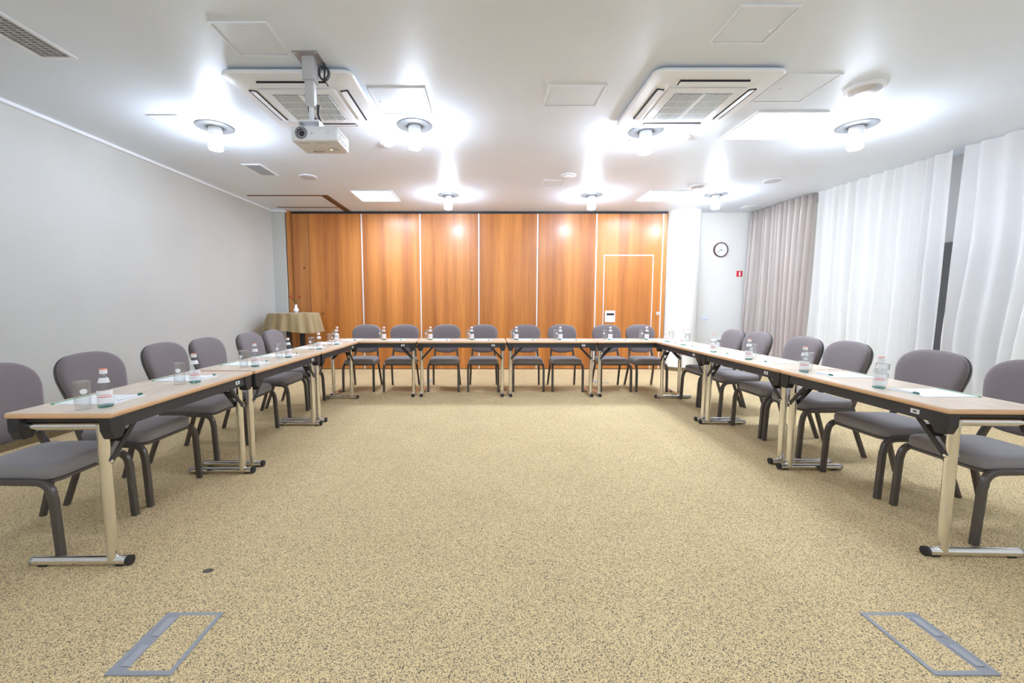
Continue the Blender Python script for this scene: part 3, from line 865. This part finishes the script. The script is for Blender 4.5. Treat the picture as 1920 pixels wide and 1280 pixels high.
# ------------------------------------------------------------------ chair
def chair_proto():
    t = empty('banquet_chair')
    tag(t, '', 'chair', 'grey upholstered chairs around the tables')
    # seat cushion: +y is the front
    def outline(ins, z, crown=0.0):
        out = []
        for x, y in rrect(0.42 - 2 * ins, 0.43 - 2 * ins, 0.055, 5, 0, 0.025):
            f = (y + 0.19) / 0.43
            x *= 0.92 + 0.08 * min(1, f * 1.4)
            if y > 0.2:
                y += 0.012 * (1 - (x / 0.21) ** 2)
            out.append((x, y, z + crown * (1 - abs(x) / 0.21)))
        return out
    MB().loft([outline(0.012, 0.392), outline(0.002, 0.398), outline(0.0, 0.43), outline(0.002, 0.448), outline(0.012, 0.458), outline(0.035, 0.4645), outline(0.09, 0.468)]).build('seat', 'fabric_s', t, smooth=60)
    MB().loft([outline(0.018, 0.374), outline(0.004, 0.376), outline(0.004, 0.390), outline(0.012, 0.393)]).build('seat_rim', 'frame', t, smooth=40)
    # backrest
    def bo(sc=1.0, dx=0.0):
        pts = []
        hw, hb = 0.217, 0.172
        for k in range(33):            # top arch from right to left
            a = PI * k / 32
            cx, sx_ = math.cos(a), math.sin(a)
            pts.append((hw * math.copysign(abs(cx) ** 0.74, cx), 0.275 + 0.155 * abs(sx_) ** 0.74))
        for k in range(1, 5):          # left side down
            u = k / 5
            pts.append((-hw + (hw - hb) * u ** 1.15, 0.275 - 0.215 * u))
        for k in range(0, 13):         # bottom sag
            a = PI + PI * k / 12
            pts.append((hb * math.copysign(abs(math.cos(a)) ** 0.8, math.cos(a)), 0.06 - 0.06 * abs(math.sin(a)) ** 0.9))
        for k in range(1, 5):
            u = 1 - k / 5
            pts.append((hw - (hw - hb) * u ** 1.15, 0.275 - 0.215 * u))
        return pts
    base = bo()
    tilt = R(13)
    def br(ins, off):
        out = []
        for x, z in base:
            sx_, sz = 1 - ins / 0.217, 1 - ins / 0.215
            xx, zz = x * sx_, 0.215 + (z - 0.215) * sz
            yy = off + 0.35 * xx * xx - 0.10 * (zz - 0.2) ** 2
            # recline: local (yy forward, zz up)
            out.append((xx, -0.200 + yy * math.cos(tilt) - zz * math.sin(tilt), 0.507 + zz * math.cos(tilt) + yy * math.sin(tilt)))
        return out
    MB().loft([br(0.004, 0.0), br(0.0, 0.010), br(0.0, 0.026), br(0.006, 0.036), br(0.024, 0.043), br(0.07, 0.047), br(0.14, 0.048)]).build('backrest', 'fabric', t, smooth=60)
    MB().loft([br(0.03, -0.030), br(0.008, -0.024), br(0.001, -0.012), br(0.001, -0.001), br(0.01, 0.0)]).build('back_shell', 'shell', t, smooth=50)
    # frame
    for s in (-1, 1):
        x = s * 0.214
        path = [(x * 1.0, 0.262, 0.0), (x, 0.250, 0.30)]
        for k in range(7):
            a = PI / 2 * k / 6
            path.append((x - s * 0.006 * k / 6, 0.245 - 0.07 * (1 - math.cos(a)), 0.318 + 0.068 * math.sin(a)))
        path.append((s * 0.196, -0.17, 0.386))
        MB().tube(path, 0, sq=(0.030, 0.034, 0.006)).build('front_leg', 'frame', t, smooth=45)
        MB().tube([(s * 0.186, -0.135, 0.392), (s * 0.190, -0.17, 0.30), (s * 0.205, -0.275, 0.0)], 0, sq=(0.028, 0.031, 0.006)).build('rear_leg', 'frame', t, smooth=45)
        pth = [(s * 0.180, -0.150, 0.385), (s * 0.178, -0.168, 0.41), (s * 0.174, -0.188, 0.46), (s * 0.168, -0.206, 0.51), (s * 0.160, -0.232, 0.62)]
        MB().tube(pth, 0, sq=(0.026, 0.036, 0.006)).build('back_post', 'frame', t, smooth=45)
    MB().bar((-0.19, -0.15, 0.385), (0.19, -0.15, 0.385), 0.02, 0.02).build('cross_rail', 'frame', t)
    return t
cp, used = chair_proto(), [False]
for k, (y, dx, da) in enumerate(((2.143, 0, 0), (2.68, 0.01, -1), (3.365, -0.03, 0.5), (3.88, -0.03, 0), (4.565, -0.02, -0.5), (5.08, -0.02, 1))):
    place(cp, used, (-2.335 + dx, y, 0), R(-90 + da), 'grey upholstered chair, %s in the left row' % ('nearest the camera' if k == 0 else ORD[k] + ' from the camera'))
for k, (y, dx, da) in enumerate(((2.265, 0.02, 0), (2.785, 0.0, 0.5), (3.49, 0.03, -1), (3.975, 0.03, 0.5), (4.70, 0.06, 0), (5.160, 0.05, 0))):
    place(cp, used, (2.765 + dx, y, 0), R(90 + da), 'grey upholstered chair, %s in the right row' % ('nearest the camera' if k == 0 else ORD[k] + ' from the camera'))
for k, x in enumerate((-1.815, -1.24, -0.61, -0.045, 0.60, 1.15, 1.83, 2.34)):
    place(cp, used, (x, 6.075, 0), R(180 + (1, 0.5, 0, 0, -1, 0, 1, 0)[k]), 'grey upholstered chair, %s before the partition' % ('leftmost' if k == 0 else 'rightmost' if k == 7 else ORD[k] + ' from left'))

# ------------------------------------------------------------------ place settings
def bottle_proto():
    t = empty('water_bottle')
    tag(t, '', 'bottle', 'small glass water bottles on the tables')
    MB().lathe([(0.024, 0.003), (0.0295, 0.008), (0.030, 0.02), (0.030, 0.095), (0.027, 0.115), (0.0165, 0.148), (0.0125, 0.160), (0.0125, 0.168)], 24).build('glass_body', 'bottle', t, smooth=50)
    MB().lathe([(0.026, 0.0), (0.0298, 0.003), (0.0300, 0.008), (0.0285, 0.011)], 24).build('glass_base', 'base_g', t, smooth=50)
    MB().lathe([(0.0145, 0.160), (0.0150, 0.163), (0.0148, 0.180)], 20).build('cap', 'cap', t, smooth=40)
    MB().lathe([(0.0145, 0.1802), (0.0140, 0.184)], 20).build('cap_top', 'capred', t, smooth=40)
    def wrap(r0, r1, z0, z1, a0, a1, n=10):
        vs = [((r0 if z == z0 else r1) * math.cos(a0 + (a1 - a0) * i / n), (r0 if z == z0 else r1) * math.sin(a0 + (a1 - a0) * i / n), z) for z in (z0, z1) for i in range(n + 1)]
        return MB().add(vs, [(i, i + 1, n + 2 + i, n + 1 + i) for i in range(n)])
    lb = wrap(0.0304, 0.0304, 0.026, 0.082, R(-75), R(75)).build('label', 'label', t, smooth=60)
    wrap(0.0307, 0.0307, 0.050, 0.0535, R(-55), R(55)).build('red_line', 'red', lb, smooth=60)
    wrap(0.0307, 0.0307, 0.060, 0.0625, R(-40), R(40)).build('red_line', 'red', lb, smooth=60)
    wrap(0.0264, 0.0190, 0.119, 0.142, R(-60), R(60)).build('neck_label', 'label', t, smooth=60)
    return t
def glass_proto():
    t = empty('drinking_glass')
    tag(t, '', 'glass', 'straight tumblers on the tables')
    MB().lathe([(0.027, 0.0), (0.0285, 0.003), (0.0325, 0.130), (0.0330, 0.132), (0.0312, 0.132), (0.0308, 0.130), (0.0270, 0.014), (0.020, 0.012)], 28).build('tumbler', 'glass', t, smooth=50)
    MB().lathe([(0.0322, 0.1285), (0.0334, 0.1305), (0.0326, 0.1330), (0.0312, 0.1315)], 28, cap0=False, cap1=False).build('rim', 'glass_rim', t, smooth=60)
    vs, fs = [(0.0, 0.0)], []
    n = 16
    pts = [(0, 0)] + [(0.014 * math.cos(2 * PI * i / n), 0.0125 * math.sin(2 * PI * i / n)) for i in range(n)]
    r = 0.0324
    vs = [(r * math.cos(u / r), r * math.sin(u / r), 0.088 + w) for u, w in pts]
    fs = [(0, 1 + i, 1 + (i + 1) % n) for i in range(n)]
    MB().add(vs, fs).build('oval_print', 'label', t, smooth=60)
    return t
def pad_proto():
    t = empty('notepad')
    tag(t, '', 'notepad', 'white notepads on the tables')
    MB().box(-0.105, 0.105, -0.148, 0.148, 0, 0.004).build('sheets', 'paper', t)
    MB().box(-0.1055, 0.1055, -0.1485, -0.132, 0, 0.0046).build('binding', 'green', t)
    return t
def pen_proto():
    t = empty('pen')
    tag(t, '', 'pen', 'white pens with green caps on the notepads')
    MB().cyl((-0.07, 0, 0.0046), (0.040, 0, 0.0046), 0.0042, 10).build('barrel', 'paper', t, smooth=50)
    MB().cyl((0.040, 0, 0.0048), (0.070, 0, 0.0048), 0.0047, 10).build('cap', 'pengreen', t, smooth=50)
    MB().box(0.043, 0.066, -0.0015, 0.0015, 0.0090, 0.0115).build('clip', 'pengreen', t)
    return t
bp, gp, dp, np_ = bottle_proto(), glass_proto(), pad_proto(), pen_proto()
ub, ug, ud, un = [False], [False], [False], [False]
def setting(where, b, g, pad, rz, pen, prz, turn):
    z = TZ + 0.0003
    place(bp, ub, (b[0], b[1], z), turn, 'small water bottle with white cap, ' + where)
    place(gp, ug, (g[0], g[1], z), turn + R(rnd.uniform(-50, 50)), 'empty clear tumbler, ' + where)
    place(dp, ud, (pad[0], pad[1], z), rz, 'white notepad with green binding, ' + where)
    place(np_, un, (pen[0], pen[1], z + 0.0042), prz, 'green-capped pen on a notepad, ' + where)
LY = (1.94, 2.555, 3.235, 3.785, 4.49, 5.02)
for k, y in enumerate(LY):
    where = ('nearest the camera' if k == 0 else ORD[k] + ' from the camera') + ' on the left tables'
    a = R(rnd.uniform(-2, 2))
    setting(where, (-1.825, y + 0.02), (-1.885, y - 0.03), (-1.985, y + 0.165), R(-90) + a, (-1.862, y + 0.20), R(90 + rnd.uniform(-6, 6)), R(-50))
RY = (2.41, 2.99, 3.66, 4.235, 4.96, 5.40)
for k, y in enumerate(RY):
    where = ('nearest the camera' if k == 0 else ORD[k] + ' from the camera') + ' on the right tables'
    a = R(rnd.uniform(-2, 2))
    bx_ = 2.305 + 0.02 * (k > 1) + 0.03 * (k > 3)
    setting(where, (bx_, y), (bx_ + 0.085, y + 0.075), (2.465 + 0.01 * k, y - 0.145), R(90) + a, (2.335 + 0.01 * k, y - 0.13), R(-90 + rnd.uniform(-5, 5)), R(-130))
BX = (-2.05, -1.406, -0.769, -0.201, 0.41, 1.014, 1.70, 2.20)
PXs = (-1.85, -1.23, -0.61, -0.045, 0.55, 1.135, 1.80, 2.34)
for k in range(8):
    where = ('leftmost' if k == 0 else 'rightmost' if k == 7 else ORD[k] + ' from left') + ' before the partition'
    setting(where, (BX[k], 5.70), (BX[k] - 0.055, 5.755), (PXs[k], 5.715), R(180 + rnd.uniform(-3, 3)), (PXs[k] + 0.02, 5.60), R(rnd.uniform(-8, 8)), R(-90))

# ------------------------------------------------------------------ round table with cloth and vase
RX, RYY = -3.33, 7.22
t = tag(empty('bistro_table', (RX, RYY, 0)), 'high round table on black legs in the left corner', 'table')
MB().lathe([(0.39, 1.062), (0.395, 1.066), (0.395, 1.082), (0.39, 1.086)], 40).build('tabletop', 'blackleg', t, smooth=40)
for x in (-0.10, 0.13):
    MB().box(x - 0.035, x + 0.035, -0.035, 0.035, 0.02, 1.062).build('post', 'blackleg', t, bevel=0.004)
MB().box(-0.30, 0.33, -0.04, 0.04, 0, 0.03).box(-0.04, 0.06, -0.28, 0.28, 0, 0.03).build('base', 'blackleg', t)
seg = 192
rings = []
r2 = random.Random(4)
phs = [r2.uniform(0, 6.28) for _ in range(4)]
for q in range(9):
    u = q / 8
    ring = []
    for i in range(seg):
        a = 2 * PI * i / seg
        w = 0.55 * math.sin(12 * a + phs[0]) + 0.4 * math.sin(19 * a + phs[1]) + 0.3 * math.sin(7 * a + phs[2])
        rr_ = 0.402 + 0.06 * u + 0.048 * w * u ** 0.6
        drop = 0.30 + 0.035 * math.sin(2 * a + 2.6)
        ring.append((rr_ * math.cos(a), rr_ * math.sin(a), 1.089 - drop * u if q else 1.089))
    rings.append(ring)
tops = [[(r_ * math.cos(2 * PI * i / seg), r_ * math.sin(2 * PI * i / seg), 1.0905) for i in range(seg)] for r_ in (0.05, 0.3, 0.396)]
cl = MB().loft(tops + rings, cap0=True, cap1=False).build('tablecloth', 'cloth', smooth=70, loc=(RX, RYY, 0))
tag(cl, 'olive cloth with soft folds draped over the high round table', 'tablecloth')
vz = tag(empty('flower_vase', (-3.285, 7.20, 1.0910)), 'small white porcelain vase on the olive tablecloth', 'vase')
MB().lathe([(0.022, 0.0), (0.026, 0.003), (0.026, 0.01), (0.044, 0.03), (0.046, 0.045), (0.034, 0.075), (0.022, 0.095), (0.021, 0.125), (0.025, 0.142), (0.022, 0.142), (0.018, 0.125), (0.018, 0.10)], 28).build('vase_body', 'porcelain', vz, smooth=50)
for k, (dx, dz, lab) in enumerate(((-0.088, 0.165, 'red carnation tilting left in the white vase, topmost'), (-0.052, 0.125, 'red carnation in the white vase, lower of the left pair'), (0.065, 0.150, 'red carnation tilting right in the white vase'))):
    f = tag(empty('carnation', (-3.285, 7.20 + 0.004 * (k - 1), 1.2)), lab, 'flower', 'red carnations in the vase')
    MB().tube([(0.004 * (k - 1), 0, -0.02), (dx * 0.3, 0, 0.05), (dx * 0.85, 0, dz * 0.8), (dx, 0, dz)], 0.0022, 6).build('stem', 'stem', f)
    pm = MB()
    for j in range(14):
        a = j * 2.4
        rr_ = 0.004 + 0.0012 * j
        mxp = Matrix.Translation((dx + rr_ * math.cos(a), rr_ * math.sin(a), dz + 0.012 - 0.0006 * j)) @ Matrix.Rotation(a, 4, 'Z') @ Matrix.Rotation(R(25 + 3 * j), 4, 'Y')
        pm.add([(0, -0.008, -0.006), (0.002, -0.012, 0.010), (0.004, 0, 0.015), (0.002, 0.012, 0.010), (0, 0.008, -0.006), (-0.003, 0, 0.004)], [(0, 1, 5), (1, 2, 5), (2, 3, 5), (3, 4, 5), (4, 0, 5)], mxp)
    pm.build('petals', 'petal', f)
    MB().lathe([(0.003, -0.012), (0.008, 0.0), (0.009, 0.006)], 8, Matrix.Translation((dx, 0, dz))).build('calyx', 'stem', f)
    MB().add([(dx * 0.6, 0, dz * 0.55), (dx * 0.6 + 0.02, 0.006, dz * 0.62), (dx * 0.6 + 0.035, 0, dz * 0.75), (dx * 0.6 + 0.018, -0.005, dz * 0.66)], [(0, 1, 2, 3)]).build('leaf', 'stem', f)

# ------------------------------------------------------------------ equipment trolley half hidden by the right chairs
t = tag(empty('equipment_trolley', (4.25, 7.30, 0)), 'low white-legged trolley half hidden behind the far right chairs', 'trolley')
for sx in (-1, 1):
    for sy in (-1, 1):
        MB().box(sx * 0.2 - 0.015, sx * 0.2 + 0.015, sy * 0.17 - 0.015, sy * 0.17 + 0.015, 0.0, 0.52).build('leg', 'white_m', t)
MB().box(-0.22, 0.22, -0.19, 0.19, 0.52, 0.54).build('top_shelf', 'white_m', t)
MB().box(-0.185, 0.185, -0.155, 0.155, 0.16, 0.175).build('lower_shelf', 'apron', t)
tag(MB().box(-0.16, 0.16, -0.12, 0.12, 0.0, 0.09).build('equipment_case', 'bracket', bevel=0.006, loc=(4.25, 7.30, 0.1755)), 'black equipment case on the trolley lower shelf', 'case')
tag(MB().box(-0.13, 0.13, -0.12, 0.12, 0.0, 0.06).build('equipment_box', 'bracket', bevel=0.006, loc=(4.27, 7.30, 0.5405)), 'flat black device on top of the low trolley', 'device')
tag(MB().box(-0.105, 0.105, -0.14, 0.14, 0.0, 0.03).build('paper_stack', 'paper', bevel=0.002, loc=(4.27, 7.30, 0.6008)), 'white paper stack on the black trolley device', 'paper')
